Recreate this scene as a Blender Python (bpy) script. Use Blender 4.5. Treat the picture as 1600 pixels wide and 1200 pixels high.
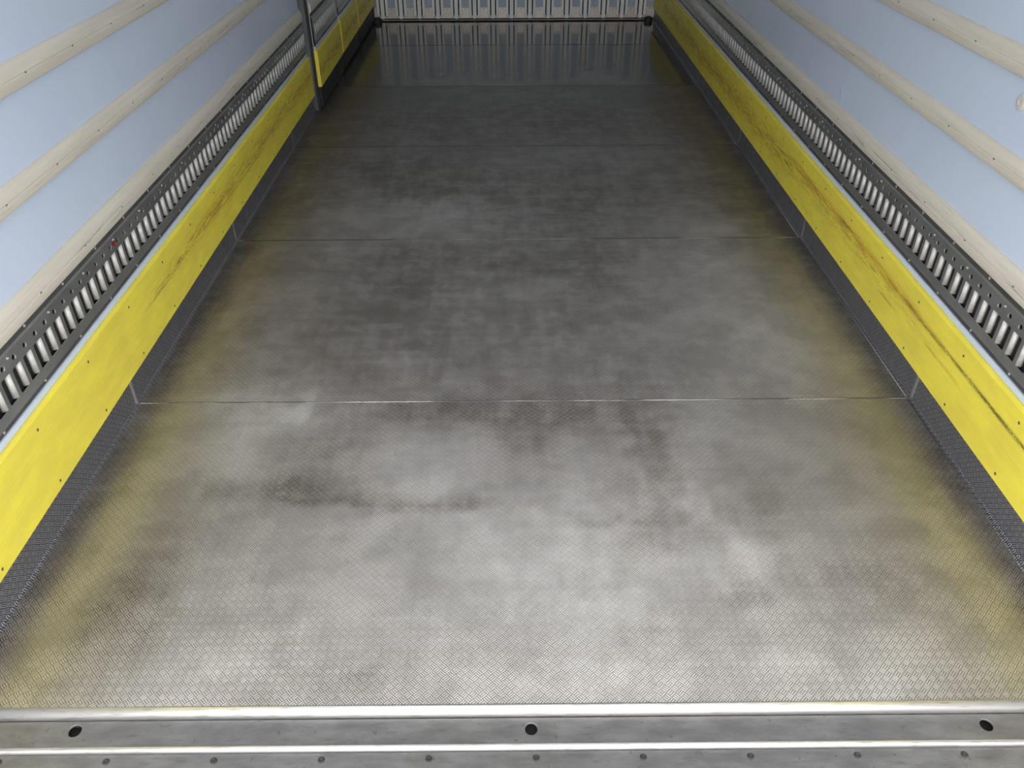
import bpy, bmesh, math
import numpy as np
from mathutils import Matrix, Vector

for o in list(bpy.data.objects):
    bpy.data.objects.remove(o)
S = bpy.context.scene
COL = S.collection

# ------------------------------------------------------------------ camera
RIGHT = (0.99996870, -0.00733215, -0.00297374)
DOWN = (-0.00670881, -0.58646046, -0.80995007)
FWD = (0.00419469, 0.80994467, -0.58649129)
cam_d = bpy.data.cameras.new('camera')
cam_d.sensor_fit = 'HORIZONTAL'
cam_d.sensor_width = 36.0
cam_d.lens = 36.0 * 1258 / 1600
cam_d.clip_start = 0.02
cam = bpy.data.objects.new('camera', cam_d)
COL.objects.link(cam)
cam.matrix_world = Matrix(((RIGHT[0], -DOWN[0], -FWD[0], -0.050913),
                           (RIGHT[1], -DOWN[1], -FWD[1], 0.0),
                           (RIGHT[2], -DOWN[2], -FWD[2], 1.532808),
                           (0, 0, 0, 1)))
S.camera = cam

# ------------------------------------------------------------------ daylight: an even overcast sky outside the open rear doors
world = bpy.data.worlds.new('overcast_sky')
S.world = world
world.use_nodes = True
bg = world.node_tree.nodes['Background']
bg.inputs['Color'].default_value = (1.0, 0.985, 0.955, 1)
bg.inputs['Strength'].default_value = 1.9
S.view_settings.view_transform = 'Standard'
S.view_settings.look = 'None'
S.view_settings.gamma = 1
S.view_settings.use_curve_mapping = False
S.view_settings.exposure = 0.8

# ------------------------------------------------------------------ dimensions (metres; camera above y = 0, truck runs along +y)
XK = 1.22          # kick plate / rail face
XB = 1.208         # front of the yellow boards
XW = 1.235         # white wall skin
Y0, YB = 0.974, 7.46
ZC = 2.40
SEAMS = [2.027, 3.185, 4.344, 5.496, 6.606]
DOORS = [5.012, 5.837, 6.575, 7.44]
PITCH = 0.0523

# ------------------------------------------------------------------ node helpers
class NT:
    def __init__(s, name):
        s.m = bpy.data.materials.new(name)
        s.m.use_nodes = True
        s.t = s.m.node_tree
        s.b = s.t.nodes['Principled BSDF']
        s._pos = None
    def n(s, kind, **kw):
        x = s.t.nodes.new(kind)
        for k, v in kw.items():
            setattr(x, k, v)
        return x
    def put(s, sock, v):
        if hasattr(v, 'is_output') or isinstance(v, bpy.types.NodeSocket):
            s.t.links.new(v, sock)
        elif isinstance(v, (tuple, list)) and len(v) == 3 and sock.type == 'RGBA':
            sock.default_value = (*v, 1)
        else:
            sock.default_value = v
    def math(s, op, a, b=0.0, c=0.0):
        x = s.n('ShaderNodeMath', operation=op)
        s.put(x.inputs[0], a); s.put(x.inputs[1], b)
        if len(x.inputs) > 2: s.put(x.inputs[2], c)
        return x.outputs[0]
    def mul(s, a, b): return s.math('MULTIPLY', a, b)
    def add(s, a, b): return s.math('ADD', a, b)
    def ramp(s, v, a, b, c=0.0, d=1.0, smooth=True):
        x = s.n('ShaderNodeMapRange')
        x.interpolation_type = 'SMOOTHSTEP' if smooth else 'LINEAR'
        s.put(x.inputs[0], v)
        for i, q in enumerate((a, b, c, d)): s.put(x.inputs[i + 1], q)
        return x.outputs[0]
    def mix(s, f, a, b):
        x = s.n('ShaderNodeMix', data_type='RGBA')
        s.put(x.inputs[0], f); s.put(x.inputs[6], a); s.put(x.inputs[7], b)
        return x.outputs[2]
    def fmix(s, f, a, b):
        x = s.n('ShaderNodeMix', data_type='FLOAT')
        s.put(x.inputs[0], f); s.put(x.inputs[2], a); s.put(x.inputs[3], b)
        return x.outputs[0]
    def pos(s):
        if s._pos is None:
            s._pos = s.n('ShaderNodeNewGeometry').outputs['Position']
        return s._pos
    def xyz(s):
        x = s.n('ShaderNodeSeparateXYZ')
        s.t.links.new(s.pos(), x.inputs[0])
        return x.outputs
    def noise(s, scale, stretch=(1, 1, 1), detail=4, rough=.55, off=(0, 0, 0)):
        mp = s.n('ShaderNodeMapping')
        s.t.links.new(s.pos(), mp.inputs[0])
        mp.inputs['Scale'].default_value = stretch
        mp.inputs['Location'].default_value = off
        x = s.n('ShaderNodeTexNoise')
        s.t.links.new(mp.outputs[0], x.inputs['Vector'])
        x.inputs['Scale'].default_value = scale
        x.inputs['Detail'].default_value = detail
        x.inputs['Roughness'].default_value = rough
        return x.outputs['Fac']
    def attr(s, name):
        x = s.n('ShaderNodeVertexColor'); x.layer_name = name
        y = s.n('ShaderNodeSeparateColor')
        s.t.links.new(x.outputs[0], y.inputs[0])
        return y.outputs
    def bump(s, h, dist, strength=1.0, normal=None):
        x = s.n('ShaderNodeBump')
        x.inputs['Distance'].default_value = dist
        s.put(x.inputs['Strength'], strength)
        s.t.links.new(h, x.inputs['Height'])
        if normal is not None: s.t.links.new(normal, x.inputs['Normal'])
        return x.outputs[0]
    def out(s, color=None, rough=None, metal=None, normal=None, spec=None, coat=None):
        if color is not None: s.put(s.b.inputs['Base Color'], color)
        if rough is not None: s.put(s.b.inputs['Roughness'], rough)
        if metal is not None: s.put(s.b.inputs['Metallic'], metal)
        if normal is not None: s.put(s.b.inputs['Normal'], normal)
        if spec is not None: s.put(s.b.inputs['Specular IOR Level'], spec)
        return s.m

def tread(nt, p, q, a=0.0141):
    """Barleycorn tread plate: a diagonal chequer of three-bar groups. p, q: in-plane coordinates in metres."""
    k = .70710678 / a
    u = nt.mul(nt.add(p, q), k)
    v = nt.mul(nt.math('SUBTRACT', p, q), k)
    par = nt.math('FLOORED_MODULO', nt.add(nt.math('FLOOR', u), nt.math('FLOOR', v)), 2.0)
    par = nt.math('GREATER_THAN', par, 0.5)
    fu, fv = nt.math('FRACT', u), nt.math('FRACT', v)
    along = nt.fmix(par, fu, fv)
    across = nt.fmix(par, fv, fu)
    bar = nt.math('ABSOLUTE', nt.math('SUBTRACT', nt.math('FRACT', nt.mul(across, 3.0)), .5))
    bar = nt.ramp(bar, .12, .42, 1, 0)
    end = nt.ramp(nt.math('ABSOLUTE', nt.math('SUBTRACT', along, .5)), .38, .49, 1, 0)
    return nt.mul(bar, end)

M = {}
# --- worn aluminium tread floor
nt = NT('worn_aluminium_tread')
x, y, z = nt.xyz()
H = tread(nt, x, y)
w = nt.attr('wear_shade')           # r dirt and painted margin shade, g dust, b water film
n1 = nt.noise(11, (1, .8, 1), detail=8, rough=.7)
n2 = nt.noise(150, detail=3)
n3 = nt.noise(5, (1, 1, 1), detail=5)
n4 = nt.noise(9, (2.6, .35, 1), detail=6, rough=.65)       # drag marks along the box
n5 = nt.noise(9, (.35, 3.0, 1), detail=6, rough=.65)       # sweeping marks across it
mott = nt.add(nt.mul(n1, .5), nt.add(nt.mul(n4, .25), nt.mul(n5, .25)))
grime_shade = nt.math('MINIMUM', nt.mul(w[0], nt.ramp(mott, .37, .63, .40, 1.35)), 1.0)
g = nt.mul(grime_shade, nt.fmix(H, 1.0, .10))
n6 = nt.noise(520, detail=2)                                # grit, and glints painted as bright specks
worn = nt.ramp(nt.noise(6, detail=6, rough=.7, off=(3, 7, 0)), .40, .62, .35, 1.0)
dust = nt.mul(w[1], nt.ramp(mott, .39, .61, 1.3, .5))
c = nt.mix(nt.ramp(n3, .3, .7), (.288, .270, .250), (.36, .342, .322))
c = nt.mix(nt.mul(dust, .7), c, (.56, .56, .565))
c = nt.mix(nt.mul(nt.mul(H, worn), .72), c, (.83, .805, .775))
c = nt.mix(nt.mul(grime_shade, .42), c, (.34, .305, .265))
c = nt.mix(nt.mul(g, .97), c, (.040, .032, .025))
c = nt.mix(nt.ramp(n6, .60, .74, 0, .5), c, (.80, .79, .78))
c = nt.mix(nt.ramp(n6, .40, .26, 0, .45), c, (.10, .09, .08))
c = nt.mix(nt.mul(nt.ramp(n2, .62, .75), .25), c, (.14, .12, .10))
c = nt.mix(nt.mul(w[2], .78), c, (.068, .062, .055))
lane = nt.ramp(nt.math('ABSOLUTE', x), .76, 1.10)      # the margins are hardly walked on and stay bright metal
rough = nt.fmix(lane, nt.ramp(mott, .38, .62, .33, .42), .29)
rough = nt.add(rough, nt.mul(dust, .10))
rough = nt.math('MAXIMUM', nt.fmix(nt.mul(w[2], .8), rough, .26), .285)
# the two innermost plates lie under a film of water
rough = nt.fmix(nt.math('GREATER_THAN', y, SEAMS[3]), rough, nt.ramp(mott, .38, .62, .11, .17))
rough = nt.fmix(nt.math('GREATER_THAN', y, SEAMS[4]), rough, nt.ramp(mott, .38, .62, .07, .10))
metal = nt.math('SUBTRACT', .60, nt.add(nt.mul(dust, .30), nt.mul(g, .35)))
metal = nt.fmix(lane, metal, nt.math('MAXIMUM', metal, .74))
metal = nt.fmix(w[2], metal, .25)
hk = nt.mul(H, nt.fmix(w[2], nt.fmix(lane, 1.0, .6), 0.0))
nrm = nt.bump(hk, .0011, .7)
M['tread'] = nt.out(c, rough, metal, nrm)
# --- the same sheet turned up at the sides (pattern in the y-z plane)
nt = NT('aluminium_tread_upstand')
x, y, z = nt.xyz()
H = tread(nt, y, z)
n1 = nt.noise(30, detail=5)
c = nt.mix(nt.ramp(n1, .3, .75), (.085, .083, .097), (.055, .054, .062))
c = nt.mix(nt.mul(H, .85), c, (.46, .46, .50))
M['kick'] = nt.out(c, nt.ramp(n1, .3, .7, .30, .42), .6, nt.bump(H, .0011, .7))
# --- plain aluminium (threshold)
nt = NT('scuffed_aluminium')
n1 = nt.noise(14, (1, 2.5, 1), detail=6, rough=.65)
n2 = nt.noise(90, (.25, 1.5, 1), detail=4)
n3 = nt.noise(60, detail=2)
c = nt.mix(nt.ramp(n1, .3, .7), (.165, .164, .164), (.225, .224, .225))
c = nt.mix(nt.mul(nt.ramp(n2, .55, .75), .45), c, (.11, .105, .10))
c = nt.mix(nt.mul(nt.ramp(n3, .66, .75), .5), c, (.10, .09, .08))
M['alu'] = nt.out(c, nt.ramp(n1, .3, .7, .42, .52), .6, nt.bump(n2, .0004, .3))
nt = NT('polished_aluminium_edge')
n2 = nt.noise(120, (.15, 1.5, 1.5), detail=4)
c = nt.mix(nt.ramp(n2, .5, .75), (.93, .92, .92), (.62, .60, .58))
M['edge'] = nt.out(c, .42, .9, nt.bump(n2, .0006, .35))
nt = NT('weld_bead')
n2 = nt.noise(220, detail=3)
n3 = nt.noise(3.5, detail=4)
x, y, z = nt.xyz()
dirt = nt.math('MINIMUM', nt.add(nt.ramp(n3, .38, .58, 0, .9), nt.ramp(y, 2.2, 5.0, 0, .9)), 1.0)
c = nt.mix(nt.ramp(n2, .35, .7), (.60, .59, .57), (.40, .38, .36))
M['weld'] = nt.out(nt.mix(dirt, c, (.05, .045, .04)), .38, nt.fmix(dirt, .85, .2), nt.bump(n2, .002, .5))
nt = NT('clean_weld')
n2 = nt.noise(220, detail=3)
M['cleanweld'] = nt.out(nt.mix(nt.ramp(n2, .35, .7), (.50, .50, .50), (.32, .32, .32)), .4, .7, nt.bump(n2, .002, .5))
# --- white glass-fibre wall skin
nt = NT('white_wall_skin')
n1 = nt.noise(2.2, detail=4)
n2 = nt.noise(60, detail=3)
c = nt.mix(nt.ramp(n1, .3, .7), (.625, .725, .90), (.66, .76, .93))
c = nt.mix(nt.mul(nt.ramp(n2, .68, .78), .12), c, (.45, .45, .45))
M['white'] = nt.out(c, .16, 0, nt.bump(n2, .0003, .12), spec=.5)
nt = NT('ceiling_skin')
M['ceil'] = nt.out(nt.mix(nt.noise(3), (.78, .80, .83), (.82, .84, .87)), .35, 0)
# --- cream battens with scuffs along the groove
nt = NT('cream_plastic')
x, y, z = nt.xyz()
n1 = nt.noise(5, (1, .5, 12), detail=5)
n2 = nt.noise(34, (1, .14, 6), detail=5, rough=.6)
n3 = nt.noise(2.2, detail=2)
c = nt.mix(nt.ramp(n1, .3, .7), (.655, .615, .535), (.72, .685, .605))
w = nt.attr('scuff')
sc = nt.mul(nt.mul(nt.ramp(n2, .52, .66), w[0]), nt.ramp(n3, .42, .6))
c = nt.mix(nt.mul(sc, .7), c, (.13, .12, .115))
c = nt.mix(nt.mul(nt.ramp(n2, .56, .72), .10), c, (.45, .42, .37))
M['cream'] = nt.out(c, .42, 0, nt.bump(n2, .0003, .25))
# --- yellow boards, scraped
nt = NT('yellow_plastic_board')
w = nt.attr('stain')          # r dark scrape, g orange smear, b brown speckle
n1 = nt.noise(7, (1, 1, 3), detail=5)
ns = nt.noise(55, (1, .18, 2.2), detail=6, rough=.7)
nf = nt.noise(230, (1, .5, 1), detail=3)
nl = nt.noise(60, (1, .05, 4), detail=4)
c = nt.mix(nt.ramp(n1, .3, .7), (.92, .80, .085), (.82, .70, .085))
c = nt.mix(nt.mul(nt.ramp(nl, .55, .75), .18), c, (.52, .40, .07))
c = nt.mix(nt.mul(w[1], nt.ramp(ns, .3, .65, .1, .85)), c, (.58, .26, .025))
c = nt.mix(nt.mul(w[2], nt.ramp(nt.add(nt.mul(ns, .6), nt.mul(nf, .4)), .46, .6)), c, (.25, .13, .03))
c = nt.mix(nt.mul(w[0], nt.ramp(nt.add(nt.mul(ns, .6), nt.mul(nf, .4)), .38, .55)), c, (.045, .025, .012))
M['yellow'] = nt.out(c, nt.ramp(ns, .3, .7, .38, .5), 0, nt.bump(ns, .0005, .25))
# --- rails
nt = NT('galvanised_rail')
n1 = nt.noise(16, (1, .5, 1), detail=5)
n2 = nt.noise(90, (1, .15, 1), detail=4)
c = nt.mix(nt.ramp(n1, .3, .7), (.46, .48, .485), (.56, .575, .58))
c = nt.mix(nt.mul(nt.ramp(n2, .58, .72), .35), c, (.55, .55, .54))
M['rail'] = nt.out(c, nt.ramp(n1, .3, .7, .30, .40), .9, nt.bump(n2, .0003, .2))
nt = NT('bare_zinc_tongue')
n1 = nt.noise(60, detail=3)
M['tongue'] = nt.out(nt.mix(nt.ramp(n1, .3, .7), (.58, .57, .56), (.66, .65, .64)), .45, .25)
nt = NT('dark_rail_flange')
n1 = nt.noise(40, (1, .2, 1), detail=4)
M['flange'] = nt.out(nt.mix(nt.ramp(n1, .3, .7), (.085, .085, .09), (.12, .118, .115)), .45, .35)
nt = NT('black_gap_shade')  # near-black stands in for the shade in gaps and cavities
M['black'] = nt.out(nt.mix(nt.noise(20), (.010, .010, .011), (.016, .016, .017)), .8, 0)
nt = NT('black_rubber')
M['rubber'] = nt.out(nt.mix(nt.noise(40), (.02, .02, .021), (.035, .035, .036)), .6, 0)
nt = NT('zinc_screw')
M['zinc'] = nt.out(nt.mix(nt.noise(300), (.62, .62, .62), (.75, .75, .74)), .28, 1)
nt = NT('dull_screw')
M['dull'] = nt.out(nt.mix(nt.noise(300), (.20, .19, .18), (.32, .31, .30)), .4, .8)
nt = NT('dark_screw')
M['darkscrew'] = nt.out(nt.mix(nt.noise(300), (.05, .048, .045), (.10, .095, .09)), .4, .7)
nt = NT('red_paint_fleck')
M['red'] = nt.out(nt.mix(nt.noise(200), (.20, .012, .015), (.32, .02, .02)), .5, 0)
nt = NT('grey_door_frame')
n1 = nt.noise(30, (1, 1, .2))
M['frame'] = nt.out(nt.mix(nt.ramp(n1, .3, .7), (.09, .095, .105), (.12, .125, .135)), .45, .3)
nt = NT('door_edge_shaded_white')  # white door edge with shade put into the colour
M['dooredge'] = nt.out(nt.mix(nt.noise(20, (1, 1, .2)), (.30, .34, .40), (.38, .42, .48)), .4, 0)
nt = NT('back_wall_rib')
n1 = nt.noise(20, (1, 1, .3))
M['rib'] = nt.out(nt.mix(nt.ramp(n1, .3, .7), (.88, .90, .92), (.92, .94, .95)), .3, 0)
nt = NT('back_wall_panel')
n1 = nt.noise(20, (1, 1, .3))
M['panel'] = nt.out(nt.mix(nt.ramp(n1, .3, .7), (.36, .43, .54), (.41, .48, .58)), .35, 0)
nt = NT('pinkish_grey_kick_plate')
n1 = nt.noise(45, detail=4)
M['plate'] = nt.out(nt.mix(nt.ramp(n1, .3, .7), (.62, .56, .52), (.70, .65, .61)), .42, .3)
nt = NT('concrete_yard')
n1 = nt.noise(.8, detail=6)
M['yard'] = nt.out(nt.mix(nt.ramp(n1, .3, .7), (.22, .22, .215), (.30, .295, .285)), .9, 0)
nt = NT('beige_plug')
M['plug'] = nt.out(nt.mix(nt.noise(30), (.60, .58, .54), (.66, .64, .60)), .4, 0)

# ------------------------------------------------------------------ mesh helpers
def link(name, verts, faces, mat, parent=None, smooth=False):
    me = bpy.data.meshes.new(name)
    me.from_pydata([tuple(map(float, v)) for v in verts], [], [tuple(f) for f in faces])
    me.validate(); me.update()
    bm = bmesh.new(); bm.from_mesh(me)
    bmesh.ops.remove_doubles(bm, verts=bm.verts, dist=1e-6)
    bmesh.ops.recalc_face_normals(bm, faces=bm.faces)
    bm.to_mesh(me); bm.free()
    if smooth:
        for p in me.polygons: p.use_smooth = True
    me.materials.append(M[mat])
    o = bpy.data.objects.new(name, me)
    COL.objects.link(o)
    if parent is not None: o.parent = parent
    return o

def inst(src, parent, loc, rot=None, name=None):
    o = src.copy(); COL.objects.link(o)
    o.parent = parent; o.location = loc
    if rot is not None: o.rotation_euler = rot
    if name: o.name = name
    return o

def box(name, a, b, mat, parent=None, bevel=0.0, seg=1):
    (x0, y0, z0), (x1, y1, z1) = a, b
    x0, x1 = sorted((x0, x1)); y0, y1 = sorted((y0, y1)); z0, z1 = sorted((z0, z1))
    bm = bmesh.new()
    bmesh.ops.create_cube(bm, size=1)
    for v in bm.verts:
        v.co = Vector(((x0 + x1) / 2 + v.co.x * (x1 - x0), (y0 + y1) / 2 + v.co.y * (y1 - y0), (z0 + z1) / 2 + v.co.z * (z1 - z0)))
    if bevel:
        bmesh.ops.bevel(bm, geom=bm.edges[:], offset=bevel, segments=seg, affect='EDGES')
    me = bpy.data.meshes.new(name); bm.to_mesh(me); bm.free()
    me.materials.append(M[mat])
    o = bpy.data.objects.new(name, me); COL.objects.link(o)
    if parent is not None: o.parent = parent
    return o

def empty(name, loc=(0, 0, 0)):
    o = bpy.data.objects.new(name, None); COL.objects.link(o); o.location = loc
    o.empty_display_size = .05
    return o

def tag(o, label=None, cat=None, group=None, kind=None):
    if label: o['label'] = label
    if cat: o['category'] = cat
    if group: o['group'] = group
    if kind: o['kind'] = kind
    return o

def sweep_y(name, prof, ys, mat, parent=None, caps=True, smooth=False, closed=True):
    """extrude a closed (x, z) profile along y through the stations ys"""
    V, F = [], []
    n = len(prof)
    for yy in ys:
        V += [(px, yy, pz) for px, pz in prof]
    m = n if closed else n - 1
    for i in range(len(ys) - 1):
        for j in range(m):
            k = (j + 1) % n
            F.append((i * n + j, i * n + k, (i + 1) * n + k, (i + 1) * n + j))
    if caps and closed:
        F.append(tuple(range(n))); F.append(tuple(range((len(ys) - 1) * n, len(ys) * n)))
    return link(name, V, F, mat, parent, smooth)

def sweep_x(name, prof, x0, x1, mat, parent=None, smooth=False):
    n = len(prof); V = []
    for xx in (x0, x1): V += [(xx, py, pz) for py, pz in prof]
    F = [(j, (j + 1) % n, n + (j + 1) % n, n + j) for j in range(n)] + [tuple(range(n)), tuple(range(n, 2 * n))]
    return link(name, V, F, mat, parent, smooth)

def square_dirs(n):
    """n (multiple of 8) points round the square |x|,|y| <= 1, corners included"""
    q = n // 4; out = []
    for i in range(q): out.append((1, -1 + 2 * i / q))
    for i in range(q): out.append((1 - 2 * i / q, 1))
    for i in range(q): out.append((-1, 1 - 2 * i / q))
    for i in range(q): out.append((-1 + 2 * i / q, -1))
    return out

def pn(d, p): return (abs(d[0]) ** p + abs(d[1]) ** p) ** (1 / p)

def make_screw(name, mat, r=.0048, dome=.0016):
    """screw head about the +x axis, face towards -x"""
    rings = [(r, 0.0), (r, -.0006), (r * .72, -dome), (r * .34, -dome), (r * .22, -dome * .35)]
    N = 10; V = []; F = []
    for rr, d in rings:
        for i in range(N):
            a = 2 * math.pi * i / N
            V.append((d, rr * math.cos(a), rr * math.sin(a)))
    for k in range(len(rings) - 1):
        for i in range(N):
            j = (i + 1) % N
            F.append((k * N + i, k * N + j, (k + 1) * N + j, (k + 1) * N + i))
    F.append(tuple(range((len(rings) - 1) * N, len(rings) * N)))
    o = link(name, V, F, mat)
    me = o.data
    bpy.data.objects.remove(o)
    return me
SCREW = {'zinc': make_screw('screw_zinc', 'zinc'), 'dull': make_screw('screw_dull', 'dull', .0042, .001),
         'floor': make_screw('screw_floor', 'darkscrew', .0072, .0012)}
def screw(parent, kind, loc, side):
    """side -1: on the left wall, 1: on the right wall, 0: floor (facing up), 2: back wall (facing -y)"""
    o = bpy.data.objects.new('screw', SCREW[kind]); COL.objects.link(o); o.parent = parent
    o.location = loc
    o.rotation_euler = {1: (0, 0, 0), -1: (0, 0, math.pi), 0: (0, math.pi / 2, 0), 2: (0, 0, math.pi / 2)}[side]
    return o

def yrange(phase, pitch, a, b):
    k = math.ceil((a - phase) / pitch)
    out = []
    while phase + k * pitch <= b:
        out.append(phase + k * pitch); k += 1
    return out

def colour_layer(me, name, rgb):
    a = me.color_attributes.new(name, 'FLOAT_COLOR', 'POINT')
    c = np.ones((len(me.vertices), 4), np.float32); c[:, :3] = np.clip(rgb, 0, 1)
    a.data.foreach_set('color', c.ravel())
def coords(me):
    c = np.empty(len(me.vertices) * 3); me.vertices.foreach_get('co', c)
    return c.reshape(-1, 3)

rng = np.random.default_rng(7)
def vnoise(px, py, scale, seed):
    """smooth value noise on the plane"""
    r = np.random.default_rng(seed)
    T = r.random((64, 64))
    u, v = px * scale + 31.7, py * scale + 17.3
    i, j = np.floor(u).astype(int), np.floor(v).astype(int)
    fu, fv = u - i, v - j
    fu, fv = fu * fu * (3 - 2 * fu), fv * fv * (3 - 2 * fv)
    g = lambda a, b: T[a % 64, b % 64]
    return (g(i, j) * (1 - fu) + g(i + 1, j) * fu) * (1 - fv) + (g(i, j + 1) * (1 - fu) + g(i + 1, j + 1) * fu) * fv
def fbm(px, py, scale, seed, octs=4):
    s, a, t = 0, 1, 0
    for k in range(octs):
        s = s + a * vnoise(px, py, scale * 2 ** k, seed + k); t += a; a *= .55
    return s / t

# ------------------------------------------------------------------ structure: floor
DUST = [(0.067, 1.378, 0.368, 0.189, 0.6), (-0.298, 1.717, 0.146, 0.149, 0.5), (0.227, 1.684, 0.162, 0.119, 0.4), (0.542, 1.352, 0.127, 0.103, 0.7), (0.251, 1.2, 0.223, 0.109, 0.4), (-0.798, 1.99, 0.18, 0.114, 0.75), (-0.996, 2.052, 0.122, 0.047, 0.6), (0.7, 2.958, 0.157, 0.113, 0.35), (0.9, 3.271, 0.141, 0.091, 0.6), (-0.355, 3.481, 0.236, 0.2, 0.5), (-0.387, 2.269, 0.087, 0.116, 0.3), (0.971, 2.791, 0.276, 0.285, 0.4), (0.95, 2.374, 0.224, 0.206, 0.5), (-0.94, 2.69, 0.122, 0.122, 0.3), (-0.334, 1.118, 0.186, 0.084, 0.4), (-0.754, 1.089, 0.127, 0.066, 0.35), (0.118, 1.033, 0.414, 0.062, 0.45), (0.582, 1.06, 0.084, 0.04, 0.4), (-0.905, 1.807, 0.131, 0.115, 0.5), (0.582, 1.911, 0.117, 0.093, 0.35), (1.045, 2.252, 0.108, 0.154, 0.4), (0.524, 4.217, 0.274, 0.096, 0.35), (-0.193, 1.828, 0.076, 0.073, 0.4), (-0.044, 1.536, 0.341, 0.059, 0.3), (0.446, 1.604, 0.087, 0.075, 0.4)]
GRIME = [(-0.53, 1.589, 0.226, 0.022, 0.9), (-0.182, 1.569, 0.121, 0.022, 0.9), (0.2, 1.505, 0.101, 0.018, 0.9), (-0.715, 2.662, 0.292, 0.193, 0.5), (-0.534, 2.391, 0.293, 0.187, 0.6), (-0.127, 2.345, 0.267, 0.284, 0.7), (0.196, 2.512, 0.187, 0.401, 0.55), (0.119, 1.996, 0.2, 0.098, 0.8), (-0.16, 1.982, 0.259, 0.097, 0.6), (0.015, 1.826, 0.076, 0.146, 0.4), (0.355, 1.822, 0.057, 0.219, 0.8), (-0.567, 1.803, 0.113, 0.13, 0.6), (-0.66, 1.628, 0.194, 0.051, 0.6), (-0.964, 1.23, 0.075, 0.111, 0.5), (-0.914, 1.346, 0.079, 0.164, 0.45), (0.466, 1.531, 0.102, 0.119, 0.5), (0.632, 1.577, 0.087, 0.098, 0.4), (0.313, 1.418, 0.081, 0.087, 0.4), (-0.383, 1.061, 0.098, 0.04, 0.6), (0.533, 1.253, 0.091, 0.042, 0.6), (0.239, 1.113, 0.114, 0.037, 0.4), (-0.034, 2.996, 0.687, 0.143, 0.5), (0.126, 3.699, 0.681, 0.236, 0.4), (-0.609, 3.915, 0.356, 0.257, 0.6), (-0.946, 4.893, 0.542, 0.306, 0.5), (0.281, 4.753, 0.566, 0.292, 0.5), (-0.664, 2.124, 0.208, 0.089, 0.5), (-0.478, 2.708, 0.197, 0.198, 0.6), (0.406, 2.184, 0.106, 0.148, 0.5), (-0.234, 2.755, 0.174, 0.304, 0.4), (0.694, 2.144, 0.126, 0.108, 0.3), (-1.184, 5.895, 0.361, 0.333, 0.6), (0.462, 6.212, 0.565, 0.182, 0.4), (0.778, 1.299, 0.093, 0.079, 0.35), (1.208, 3.683, 0.185, 0.234, 0.4), (-1.021, 3.563, 0.181, 0.148, 0.4)]

def wear_shade(px, py):
    wx = px + .10 * (fbm(px, py, 5, 11) - .5) + .05 * (fbm(px, py, 18, 12) - .5)
    wy = py + .10 * (fbm(px, py, 5, 21) - .5) + .05 * (fbm(px, py, 18, 22) - .5)
    def blobs(L):
        s = np.zeros_like(px)
        for (bx, by, rx, ry, a) in L:
            d = ((wx - bx) / (rx * 1.25)) ** 2 + ((wy - by) / (ry * 1.25)) ** 2
            s = 1 - (1 - s) * (1 - a * np.exp(-d * 1.1))
        return s
    big = fbm(px, py, 1.6, 41, 5); fine = fbm(px, py * .6, 9, 51, 4)
    traffic = np.exp(-(px / .75) ** 4) * np.clip((py - 1.5) / .8, 0, 1)
    gr_shade = blobs(GRIME) * np.where(py < SEAMS[0], 1.2, .82) + .55 * np.clip(big - .36, 0, 1) * (.35 + .65 * traffic) * 2 + .08 * traffic
    gr_shade = gr_shade * (.55 + .9 * fine) * (1 - .18 * np.clip((py - 4.3) / 1.5, 0, 1))
    du = blobs(DUST) * (.6 + .8 * fbm(px, py, 7, 61)) + .15 * np.clip(fbm(px, py, 3, 71) - .4, 0, 1)
    gr_shade = gr_shade * (1 - .75 * np.clip(du, 0, 1))
    gr_shade = gr_shade + .24 * np.clip((py - 2.0) / 2.2, 0, 1) * (.5 + fbm(px, py, 3.1, 91))  # steadily darker towards the bulkhead
    edge = np.clip((np.abs(px) - 1.08) / .10, 0, 1)  # wall-side dirt, with the kick plate's dark reflection painted in
    gr_shade = gr_shade + .75 * edge * (.45 + .8 * fbm(px, py, 6, 95)) + .55 * np.clip((np.abs(px) - .78) / .25, 0, 1) * np.clip((py - 2.6) / 1.8, 0, 1)  # far margins darkened too, dulling the yellow reflection through colour
    wet = np.clip(np.clip((py - 3.4) / 2.4, 0, 1) * (.45 + 1.0 * fbm(px, py, 2.2, 81)) + np.clip((py - 5.6) / 1.2, 0, 1), 0, 1)
    return np.stack([gr_shade, du, wet], 1)

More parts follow.
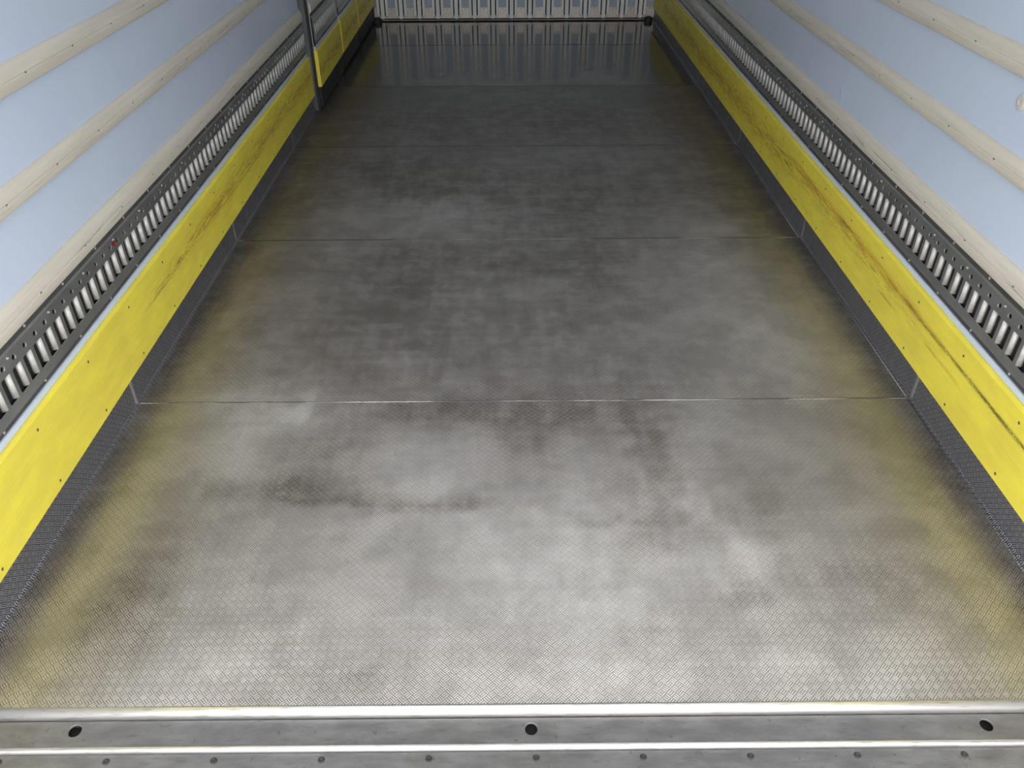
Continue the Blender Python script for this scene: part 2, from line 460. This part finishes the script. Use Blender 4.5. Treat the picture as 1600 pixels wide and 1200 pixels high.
floor = tag(box('floor', (-1.30, .980, -.16), (1.30, 7.56, -.012), 'alu'), 'bare metal truck box floor of welded tread plates', kind='structure')
edges = [Y0] + SEAMS + [YB + .03]
for i in range(len(edges) - 1):
    a, b = edges[i] + (.0025 if i else 0), edges[i + 1] - .0025
    st = .0125
    nx, ny = int(2.44 / st), max(2, int((b - a) / st))
    gx, gy = np.linspace(-XK + .002, XK - .002, nx + 1), np.linspace(a, b, ny + 1)
    X, Y = np.meshgrid(gx, gy)
    V = np.stack([X.ravel(), Y.ravel(), np.zeros(X.size)], 1)
    I = np.arange(X.size).reshape(X.shape)
    F = np.stack([I[:-1, :-1].ravel(), I[:-1, 1:].ravel(), I[1:, 1:].ravel(), I[1:, :-1].ravel()], 1)
    nv = len(V)
    # skirt so that the plate has its own edge
    rim = [I[0, :], I[:, -1], I[-1, ::-1], I[::-1, 0]]
    loop = np.concatenate([r[:-1] for r in rim])
    low = V[loop].copy(); low[:, 2] = -.010
    V = np.concatenate([V, low]); n = len(loop)
    sk = [(loop[j], nv + j, nv + (j + 1) % n, loop[(j + 1) % n]) for j in range(n)]
    me = bpy.data.meshes.new('floor_plate')
    me.from_pydata(V.tolist(), [], F.tolist() + [tuple(int(q) for q in s) for s in sk]); me.update()
    me.materials.append(M['tread'])
    colour_layer(me, 'wear_shade', wear_shade(V[:, 0], V[:, 1]))
    o = bpy.data.objects.new('floor_plate', me); COL.objects.link(o); o.parent = floor
for i, sy in enumerate(SEAMS):
    xs = np.linspace(-XK + .003, XK - .003, 160)
    V, F = [], []
    pr = [(-.0032, -.004), (-.0026, .0006), (0, .0014), (.0026, .0006), (.0032, -.004)]
    for k, xx in enumerate(xs):
        q = .55 + .6 * rng.random()
        V += [(xx, sy + py + .0006 * math.sin(k * 1.7), pz * (q if pz > 0 else 1)) for py, pz in pr]
    for k in range(len(xs) - 1):
        for j in range(4): F.append((k * 5 + j, k * 5 + j + 1, k * 5 + 6 + j, k * 5 + 5 + j))
    link('weld_seam', V, F, 'weld', floor, True)

# ------------------------------------------------------------------ structure: threshold at the open rear end
t1 = tag(empty('trim_1', (0, .96, 0)), 'rounded bright aluminium edge and step plate at the rear of the floor', kind='structure')
def local(o, parent):
    o.parent = parent
    o.matrix_parent_inverse = Matrix.Translation(-Vector(parent.location))
    return o
arc = []
for i in range(13):
    t = .12 + i / 12 * (math.pi / 2 - .12)
    arc.append((.9725 - .0165 * math.sin(t), -.0115 + .0128 * math.cos(t)))
prof = [(.9735, .0012)] + arc + [(.956, -.060), (.9735, -.060)]
local(sweep_x('nosing', prof, -1.30, 1.30, 'edge', None, True), t1)
# step plate with three drain holes
def holed_plate(name, x0, x1, y0, y1, z, holes, r, mat, depth=.03):
    V, F = [], []
    ds = square_dirs(32)
    hw = (y1 - y0) / 2; yc = (y0 + y1) / 2
    xs = sorted(holes)
    cur = x0
    def quad(a, b):
        k = len(V); V.extend([(a, y0, z), (b, y0, z), (b, y1, z), (a, y1, z)]); F.append((k, k + 1, k + 2, k + 3))
    for hx, hy in xs:
        quad(cur, hx - hw)
        k = len(V); n = len(ds)
        for d in ds: V.append((hx + d[0] * hw, yc + d[1] * hw, z))
        for dz, rr in ((0, r + .0012), (-.0012, r), (-depth, r)):
            for d in ds:
                q = pn(d, 2); V.append((hx + d[0] / q * rr, hy + d[1] / q * rr, z + dz))
        for lev in range(3):
            for i in range(n):
                j = (i + 1) % n
                F.append((k + lev * n + i, k + lev * n + j, k + (lev + 1) * n + j, k + (lev + 1) * n + i))
        cur = hx + hw
    quad(cur, x1)
    return link(name, V, F, mat)
HOLES = [(-.9510, .9325), (-.0090, .9285), (.9335, .9285)]
local(holed_plate('step_plate', -1.30, 1.30, .8935, .9530, -.019, HOLES, .0130, 'alu', .004), t1)
local(box('drain_channel', (-1.30, .897, -.058), (1.30, .9555, -.045), 'black'), t1)  # black, paints the shade seen in the gap and holes
t2 = tag(empty('trim_2', (0, .85, -.02)), 'lower aluminium threshold strip with a row of countersunk screws', kind='structure')
arc = []
for i in range(7):
    t = .15 + i / 6 * (math.pi / 2 - .15)
    arc.append((.8945 - .0085 * math.sin(t), -.0235 + .0062 * math.cos(t)))
local(sweep_x('nosing', [(.8957, -.0173)] + arc + [(.886, -.06), (.8957, -.06)], -1.30, 1.30, 'edge', None, True), t2)
local(box('screwed_plate', (-1.30, .70, -.06), (1.30, .8845, -.026), 'alu', None, .001), t2)
for k in range(-5, 6):
    local(screw(None, 'floor', (-.0005 + .2158 * k, .8695, -.0257), 0), t2)
local(box('rear_sill_face', (-1.30, .69, -.30), (1.30, .70, -.028), 'alu'), t2)

# ------------------------------------------------------------------ structure: walls, roof
wl = tag(box('wall_left', (-1.30, .95, 0), (-XW, YB + .1, ZC), 'white'), 'glossy white left side wall of the truck box', kind='structure')
wr = tag(box('wall_right', (XW, .95, 0), (1.30, YB + .1, ZC), 'white'), 'glossy white right side wall of the truck box', kind='structure')
tag(box('ceiling', (-1.30, .95, ZC), (1.30, YB + .1, ZC + .06), 'ceil'), 'white truck box roof', kind='structure')
for s, nm in ((-1, 'trim_3'), (1, 'trim_4')):
    tag(box(nm, (s * 1.225, .86, -.02), (s * 1.32, .949, ZC + .06), 'alu', None, .004), 'aluminium rear corner post of the truck box', kind='structure')
tag(box('trim_5', (-1.32, .86, ZC + .061), (1.32, .949, ZC + .16), 'alu', None, .004), 'aluminium rear header above the door opening', kind='structure')
# white packer strip between the yellow boards and the rails
local(box('packer_strip', (XW, Y0, .10), (1.2215, 7.455, .3375), 'white'), wr).matrix_parent_inverse.identity()
local(box('packer_strip', (-XW, Y0, .10), (-1.2215, 4.965, .3375), 'white'), wl).matrix_parent_inverse.identity()
# small torn scar in the right skin
sc = link('skin_tear', [(XW - .0004, 3.135, .598), (XW - .004, 3.150, .606), (XW - .0004, 3.165, .640), (XW - .006, 3.142, .622)],
          [(0, 1, 3), (1, 2, 3), (0, 3, 2)], 'white', wr)

# kick plates: turned-up tread sheet, one panel per floor bay
for s, nm in ((-1, 'baseboard_left'), (1, 'baseboard_right')):
    side = 'left' if s < 0 else 'right'
    base = tag(empty(nm, (s * XK, Y0, 0)), 'patterned aluminium kick plate along the foot of the %s wall' % side, kind='structure')
    yend = 4.965 if s < 0 else YB + .02
    ed = [Y0] + [q for q in SEAMS if q < yend] + [yend]
    for i in range(len(ed) - 1):
        a, b = ed[i] + (.0015 if i else 0), ed[i + 1] - .0015
        r = .008
        pr = [(s * (XK + .001), .1145), (s * XK, .1145)]
        for k in range(6):
            t = k / 5 * math.pi / 2
            pr.append((s * (XK - r * (1 - math.cos(t))), r * (1 - math.sin(t)) + .0006))
        pr += [(s * (XK - .011), -.001), (s * (XK + .001), -.001)]
        local(sweep_y('kick_panel', pr, [a, b], 'kick'), base)
        if s > 0:  # bead along the foot of the upstand
          bp = [(s * (XK - .012 + .0022 * math.cos(q)), .0008 + .0022 * math.sin(q)) for q in (0, 1.05, 2.1, 3.14, 4.2, 5.2)]
          local(sweep_y('foot_bead', bp, [a, b], 'kick', None, True, True), base)
        if i:
            V, F = [], []
            zs = np.linspace(.002, .112, 14)
            for k, zz in enumerate(zs):
                q = .8 + .4 * rng.random()
                V += [(s * (XK - dx * q), ed[i] + dy, zz) for dy, dx in ((-.010, 0.0), (-.004, .0028), (.004, .0028), (.010, 0.0))]
            for k in range(len(zs) - 1):
                for j in range(3): F.append((4 * k + j, 4 * k + j + 1, 4 * k + 5 + j, 4 * k + 4 + j))
            local(link('weld_bead', V, F, 'cleanweld', None, True), base)

# ------------------------------------------------------------------ structure: back wall with ribs and kick plates
wb = tag(box('wall_back', (-1.30, 7.492, 0), (1.30, 7.56, ZC), 'black'), 'ribbed white bulkhead with small kick plates at its foot', kind='structure')  # core painted black for the shade between and below the ribs
STEP = .1578; XC = -.0045
panel_me = rib_me = fl_me = None
plates = []
for k in range(-7, 9):
    px = XC + STEP * (k - .5)
    wdt = .066
    if panel_me is None:
        p0 = box('air_panel', (-.033, 7.484, .030), (.033, 7.4918, ZC - .002), 'panel'); panel_me = p0.data
        p0.location = (px, 0, 0); p0.parent = wb
        f0 = box('flank_rib', (-.010, 7.464, .0405), (.010, 7.4918, ZC - .002), 'rib', None, .003, 2); fl_me = f0.data
        f0.location = (px - .0425, 0, 0); f0.parent = wb
        first = True
    else:
        first = False
        o = bpy.data.objects.new('air_panel', panel_me); COL.objects.link(o); o.parent = wb; o.location = (px, 0, 0)
        o = bpy.data.objects.new('flank_rib', fl_me); COL.objects.link(o); o.parent = wb; o.location = (px - .0425, 0, 0)
    o = bpy.data.objects.new('flank_rib', fl_me); COL.objects.link(o); o.parent = wb; o.location = (px + .0425, 0, 0)
    plates.append(px)
    if k < 8:
        if rib_me is None:
            r0 = box('rib', (-.0155, 7.460, .016), (.0155, 7.4918, ZC - .002), 'rib', None, .003, 2); rib_me = r0.data
            r0.location = (px + STEP / 2, 0, 0); r0.parent = wb
        else:
            o = bpy.data.objects.new('rib', rib_me); COL.objects.link(o); o.parent = wb; o.location = (px + STEP / 2, 0, 0)
V = [(-.031, 0, .1045), (-.031, 0, .040), (-.0605, 0, .040), (-.0605, 0, .018), (.0605, 0, .018), (.0605, 0, .040), (.031, 0, .040), (.031, 0, .1045)]
n = len(V)
VV = [(a, 7.468, c) for a, b, c in V] + [(a, 7.4838, c) for a, b, c in V]
p0 = link('kick_plate', VV, [(0, 1, 6, 7), (2, 3, 4, 5)[:4], (8, 9, 14, 15)] + [(i, (i + 1) % n, n + (i + 1) % n, n + i) for i in range(n)], 'plate', wb)
plate_me = p0.data
bpy.data.objects.remove(p0)
for px in plates:
    o = bpy.data.objects.new('kick_plate', plate_me); COL.objects.link(o); o.parent = wb; o.location = (px, 0, 0)
    screw(o, 'dull', (0, 7.4675, .094), 2)
    screw(o, 'dull', (-.046, 7.4675, .031), 2)
    screw(o, 'dull', (.046, 7.4675, .031), 2)

# ------------------------------------------------------------------ builders for the wall fittings
def board_profile(s, xf, xb, z0, z1):
    """yellow board: eased bottom edge, chamfered top edge"""
    return [(s * xb, z0), (s * (xf + .002), z0), (s * xf, z0 + .002)] + \
           [(s * xf, z0 + .002 + (z1 - z0 - .010) * i / 40) for i in range(1, 41)] + \
           [(s * (xf + .0055), z1), (s * xb, z1)]

def stain(me, side):
    c = coords(me)
    y, z = c[:, 1], c[:, 2]
    wob = .006 * (fbm(y, z * 0, 3.0, 5) - .5)
    g = lambda zc, w: np.exp(-((z - zc - wob) / w) ** 2)
    win = lambda a, b, f=.12: np.clip((y - a) / f, 0, 1) * np.clip((b - y) / f, 0, 1)
    r = np.zeros_like(y); o = np.zeros_like(y); b = np.zeros_like(y)
    mod = fbm(y, z * 0, 4.0, 9)
    if side > 0:
        r = g(.246, .0055) * win(1.0, 2.42, .5) * 1.1 * np.clip(.35 + mod, 0, 1)
        r += g(.202, .0022) * win(1.80, 2.05, .04) * .9 + g(.198, .0016) * win(2.1, 3.0, .3) * .6 * (mod > .45)
        r += g(.252, .003) * win(2.7, 2.85, .03) * .8 + g(.185, .0016) * win(2.22, 2.42, .05) * .8
        o = g(.248, .014) * win(1.9, 3.6, .3) * 1.0 + g(.20, .04) * win(3.0, 7.5, 1.0) * .60
        b = g(.225, .030) * win(1.9, 4.0, .5) * .55 + g(.205, .042) * win(3.2, 7.5, .8) * .75
    else:
        b = g(.226, .020) * win(2.25, 3.3, .25) * .85 + g(.225, .030) * win(3.0, 7.5, .5) * .65
        o = g(.228, .04) * win(2.4, 7.5, .5) * .55
        r = g(.215, .004) * win(2.2, 2.5, .08) * .5 + g(.20, .002) * win(3.0, 3.9, .2) * .5 * (mod > .45)
    colour_layer(me, 'stain', np.stack([r, o, b], 1))

def make_board(name, s, xf, xb, y0, y1, z0, z1, parent, screws):
    n = max(2, int((y1 - y0) / .025))
    o = sweep_y(name, board_profile(s, xf, xb, z0, z1), list(np.linspace(y0, y1, n)), 'yellow', parent)
    stain(o.data, s)
    for yy in yrange(2.135, .2958, y0 + .02, y1 - .02):
        for zz in screws:
            screw(o if parent is None or True else parent, 'dull', (s * (xf - .0003), yy, zz), s)
    return o

def make_batten(name, s, xw, y0, y1, z0, z1, parent):
    """half-round cream batten with a shallow screw groove"""
    h = z1 - z0
    pts = [(0, 0), (.0105, .000), (.0150, .05), (.0172, .16), (.0183, .30), (.0186, .415), (.0176, .44), (.0176, .475), (.0187, .50), (.0180, .62),
           (.0160, .74), (.0125, .86), (.0080, .95), (.0035, 1.0), (0, 1.0)]
    pr = [(s * (xw - d), z0 + f * h) for d, f in pts]
    o = sweep_y(name, pr, list(np.linspace(y0, y1, max(2, int((y1 - y0) / .2)))), 'cream', parent)
    c = coords(o.data)
    f = (c[:, 2] - z0) / h
    colour_layer(o.data, 'scuff', np.stack([np.where((f > .25) & (f < .60), 1.0, .12)] * 3, 1))
    for yy in yrange(2.034, .2625, y0 + .02, y1 - .02):
        screw(o, 'dull', (s * (xw - .0174), yy, z0 + .4575 * h), s)
    return o

def make_tongue(s):
    """pressed tongue bent inwards from the far edge of a slot"""
    pr = [(.0232, -.0003), (.0215, -.0001), (.0195, .0005), (.0176, .0014), (.0158, .0028), (.0143, .0046), (.0132, .0068), (.0125, .0118),
          (.0137, .0118), (.0144, .0070), (.0156, .0050), (.0170, .0036), (.0190, .0024), (.0232, .0018)]
    V, F = [], []
    n = len(pr)
    for z in (-.0335, .0335): V += [(s * d, y, z) for y, d in pr]
    F = [(j, (j + 1) % n, n + (j + 1) % n, n + j) for j in range(n)] + [tuple(range(n)), tuple(range(n, 2 * n))]
    o = link('slot_tongue', V, F, 'tongue')
    for p in o.data.polygons: p.use_smooth = len(p.vertices) == 4
    me = o.data; bpy.data.objects.remove(o)
    return me
TONGUE = {s: make_tongue(s) for s in (-1, 1)}

def make_rail(s, xf, y0, y1, root, up=0.0):
    """slotted lashing rail: dark flanges, raised body with pressed slots and round holes"""
    ZB0, ZS, ZB1 = .354, .458, .494
    holes = yrange(1.6396, PITCH, y0 + PITCH * .5, y1 - PITCH * .5)
    V, F = [], []
    def P(d, y, z): V.append((s * (xf + d), y, z + up))
    def ringset(yc, zc, hy, hz, outline, levels, N):
        ds = square_dirs(N); k = len(V)
        for d in ds: P(0, yc + d[0] * hy, zc + d[1] * hz)
        for dd, shrink in levels:
            for d in ds:
                oy, oz = outline(d, shrink); P(dd, oy, oz)
        for lev in range(len(levels)):
            for i in range(N):
                j = (i + 1) % N
                F.append((k + lev * N + i, k + lev * N + j, k + (lev + 1) * N + j, k + (lev + 1) * N + i))
    def quad(ya, yb, za, zb):
        k = len(V); P(0, ya, za); P(0, yb, za); P(0, yb, zb); P(0, ya, zb); F.append((k, k + 1, k + 2, k + 3))
    for hy in holes:
        sy = hy - .0075          # slot a touch nearer than the hole above it
        zc = (ZB0 + ZS) / 2
        def slot(d, sh, sy=sy):
            q = pn(d, 14)
            return sy + .003 + d[0] / q * (.0192 - sh), .4165 + d[1] / q * (.0345 - sh)
        ringset(sy, zc, PITCH / 2, (ZS - ZB0) / 2, slot, [(0, 0), (.0016, .0002)], 32)
        t = bpy.data.objects.new('slot_tongue', TONGUE[s]); COL.objects.link(t); t.parent = root
        t.location = (s * xf, sy, .4165 + up)
        def hole(d, sh, hy=hy):
            q = pn(d, 2); return hy + d[0] / q * (.0080 - sh), .4715 + d[1] / q * (.0080 - sh)
        ringset(sy, (ZS + ZB1) / 2, PITCH / 2, (ZB1 - ZS) / 2, hole, [(0, 0), (.0008, .001), (.004, .0014)], 16)
    a, b = holes[0] - .0075 - PITCH / 2, holes[-1] - .0075 + PITCH / 2
    for ya, yb in ((y0, a), (b, y1)):
        if yb - ya > .001: quad(ya, yb, ZB0, ZB1)
    # shoulders back to the flanges
    for za, zb in ((ZB0, ZB0 - .004), (ZB1, ZB1 + .003)):
        k = len(V); P(0, y0, za); P(0, y1, za); P(.006, y1, zb); P(.006, y0, zb); F.append((k, k + 1, k + 2, k + 3))
    body = link('rail_body', V, F, 'rail', root)
    for p in body.data.polygons: p.use_smooth = False
    for z0, z1 in ((.338, .351), (.496, .511)):
        box('flange', (s * (xf + .0058), y0, z0 + up), (s * (xf + .0145), y1, z1 + up), 'flange', root)
    box('slot_shade_sheet', (s * (xf + .0135), y0, .3512 + up), (s * (xf + .0147), y1, .4958 + up), 'black', root)  # black sheet painting the shade seen through the slots
    for yy in yrange(1.6690, .2088, y0 + .01, y1 - .01):
        screw(root, 'zinc', (s * (xf + .0057), yy, .3458 + up), s)
        screw(root, 'zinc', (s * (xf + .0057), yy + .006, .5047 + up), s)
        screw(root, 'zinc', (s * xf, yy + .106 - .2088 * (yy + .106 > y1), .4830 + up), s)
    return body

def fleck(s, xf, y, z, size, root):
    r = np.random.default_rng(int(y * 1000))
    N = 9; V = [(s * (xf - .0012), y, z)]
    for i in range(N):
        a = 2 * math.pi * i / N; q = size * (.45 + .75 * r.random())
        V.append((s * (xf - .0004), y + math.cos(a) * q, z + math.sin(a) * q * .55))
    link('paint_fleck', V, [(0, i + 1, (i + 1) % N + 1) for i in range(N)], 'red', root)

# ------------------------------------------------------------------ yellow boards
for s, side, y1, lab in ((1, 'right', 7.45, 'long yellow bumper board with a dark scrape along the right wall'),
                         (-1, 'left', 4.963, 'long yellow bumper board with brown scuffs along the left wall, ending at the side doors')):
    tag(make_board('bumper_board', s, XB, 1.2205, Y0 + .01, y1, .0962, .3215, None, (.286, .118)), lab, 'board', 'yellow bumper boards low on the side walls')

# ------------------------------------------------------------------ rails
for s, y1, lab, fl in ((1, 7.45, 'dark grey slotted lashing rail with vertical louvre slots along the right wall', [(2.187, .473, .007), (3.354, .472, .012), (4.532, .469, .012)]),
                       (-1, 4.963, 'dark grey slotted lashing rail with vertical louvre slots along the left wall', [(2.19, .4735, .017), (3.333, .4785, .014)])):
    root = empty('lashing_rail', (0, 0, 0))
    make_rail(s, XK, Y0 + .01, y1, root)
    for q in fl: fleck(s, XK, *q, root)
    tag(root, lab, 'rail', 'slotted lashing rails on the side walls')

# ------------------------------------------------------------------ cream battens
BAT = [(.5115, .5785, 'lowest'), (.7465, .8065, 'middle'), (.9745, 1.0385, 'highest')]
for s, side, y1 in ((1, 'right', 7.45), (-1, 'left', 4.963)):
    for z0, z1, w_ in BAT:
        where = {'lowest': 'lowest, directly above the slotted rail', 'middle': 'middle of the three', 'highest': 'highest of the three'}[w_]
        tag(make_batten('wall_batten', s, XW, Y0 + .01, y1, z0, z1, None),
            'cream rubbing batten on the %s wall, %s' % (side, where), 'batten', 'cream battens on the side walls')

# ------------------------------------------------------------------ folding side doors in the far left wall
for i in range(3):
    a, b = DOORS[i], DOORS[i + 1] - .045
    if i == 2: b = DOORS[3]
    d = tag(empty('door_%d' % (i + 1), (0, 0, 0)), 'side door leaf with its own yellow board in the far left wall, %s' %
            ('nearest to the camera' if i == 0 else 'second from the camera' if i == 1 else 'next to the ribbed bulkhead'), kind='structure')
    xl = 1.192
    box('door_panel', (-1.2345, a, .10), (-xl, b, 2.36), 'white', d, .002)
    box('door_edge', (-1.234, a - .008, .345), (-xl + .010, a - .0002, 2.36), 'dooredge', d)
    box('packer_strip', (-xl + .0002, a, .3445), (-1.1765, b, .3635), 'white', d)
    make_board('bumper_board', -1, 1.168, xl - .0002, a, b, .134, .344, d, (.310, .156))
    box('door_skirt', (-1.234, a, .020), (-1.176, b, .1335), 'rubber', d, .003)
    make_rail(-1, 1.176, a + .004, b - .002, d, .026)
    make_batten('wall_batten', -1, xl, a + .004, b - .002, .544, .611, d)
    # rubber sealing post on the near side of the leaf
    post = tag(empty('door_post', (-1.21, a - .028, 0)), 'dark grey door post on the far left, %s' %
               ('at the end of the long board' if i == 0 else 'between the first and second door leaves' if i == 1 else 'between the second and last door leaves'),
               'post', 'dark posts between the side door leaves')
    local(box('post_core', (-1.2345, a - .046, .004), (-1.196, a - .0095, 2.38), 'frame', None, .003), post)
    local(box('seal', (-1.1955, a - .036, .002), (-1.186, a - .014, 2.38), 'rubber', None, .002), post)

# ------------------------------------------------------------------ small things
def lathe(name, prof, mat, parent=None, N=20):
    """profile (r, h) about z"""
    V, F = [], []
    for r, h in prof:
        for i in range(N):
            t = 2 * math.pi * i / N; V.append((r * math.cos(t), r * math.sin(t), h))
    for k in range(len(prof) - 1):
        for i in range(N):
            j = (i + 1) % N; F.append((k * N + i, k * N + j, (k + 1) * N + j, (k + 1) * N + i))
    F.append(tuple(range(N))); F.append(tuple(range((len(prof) - 1) * N, len(prof) * N)))
    return link(name, V, F, mat, parent)
pl = lathe('wall_plug', [(.020, 0), (.020, .003), (.017, .0055), (.008, .0065), (.004, .005)], 'plug')
pl.location = (XW, 2.03, .920); pl.rotation_euler = (0, -math.pi / 2, 0)
tag(pl, 'small round beige plug on the right wall between the two upper battens', 'plug')
for xx, lab in ((-1.150, 'black rubber drain cap in the far left floor corner'), (1.165, 'black rubber drain cap in the far right floor corner')):
    dc = lathe('drain_cap', [(.034, .0), (.034, .024), (.030, .034), (.018, .039), (.005, .040)], 'rubber')
    dc.location = (xx, 7.40, .0005)
    tag(dc, lab, 'drain cap', 'drain caps in the far corners')

# ------------------------------------------------------------------ yard outside, below the open rear end
tag(box('ground', (-30, -30, -1.35), (30, 30, -1.20), 'yard'), 'grey concrete yard under the truck', kind='structure')
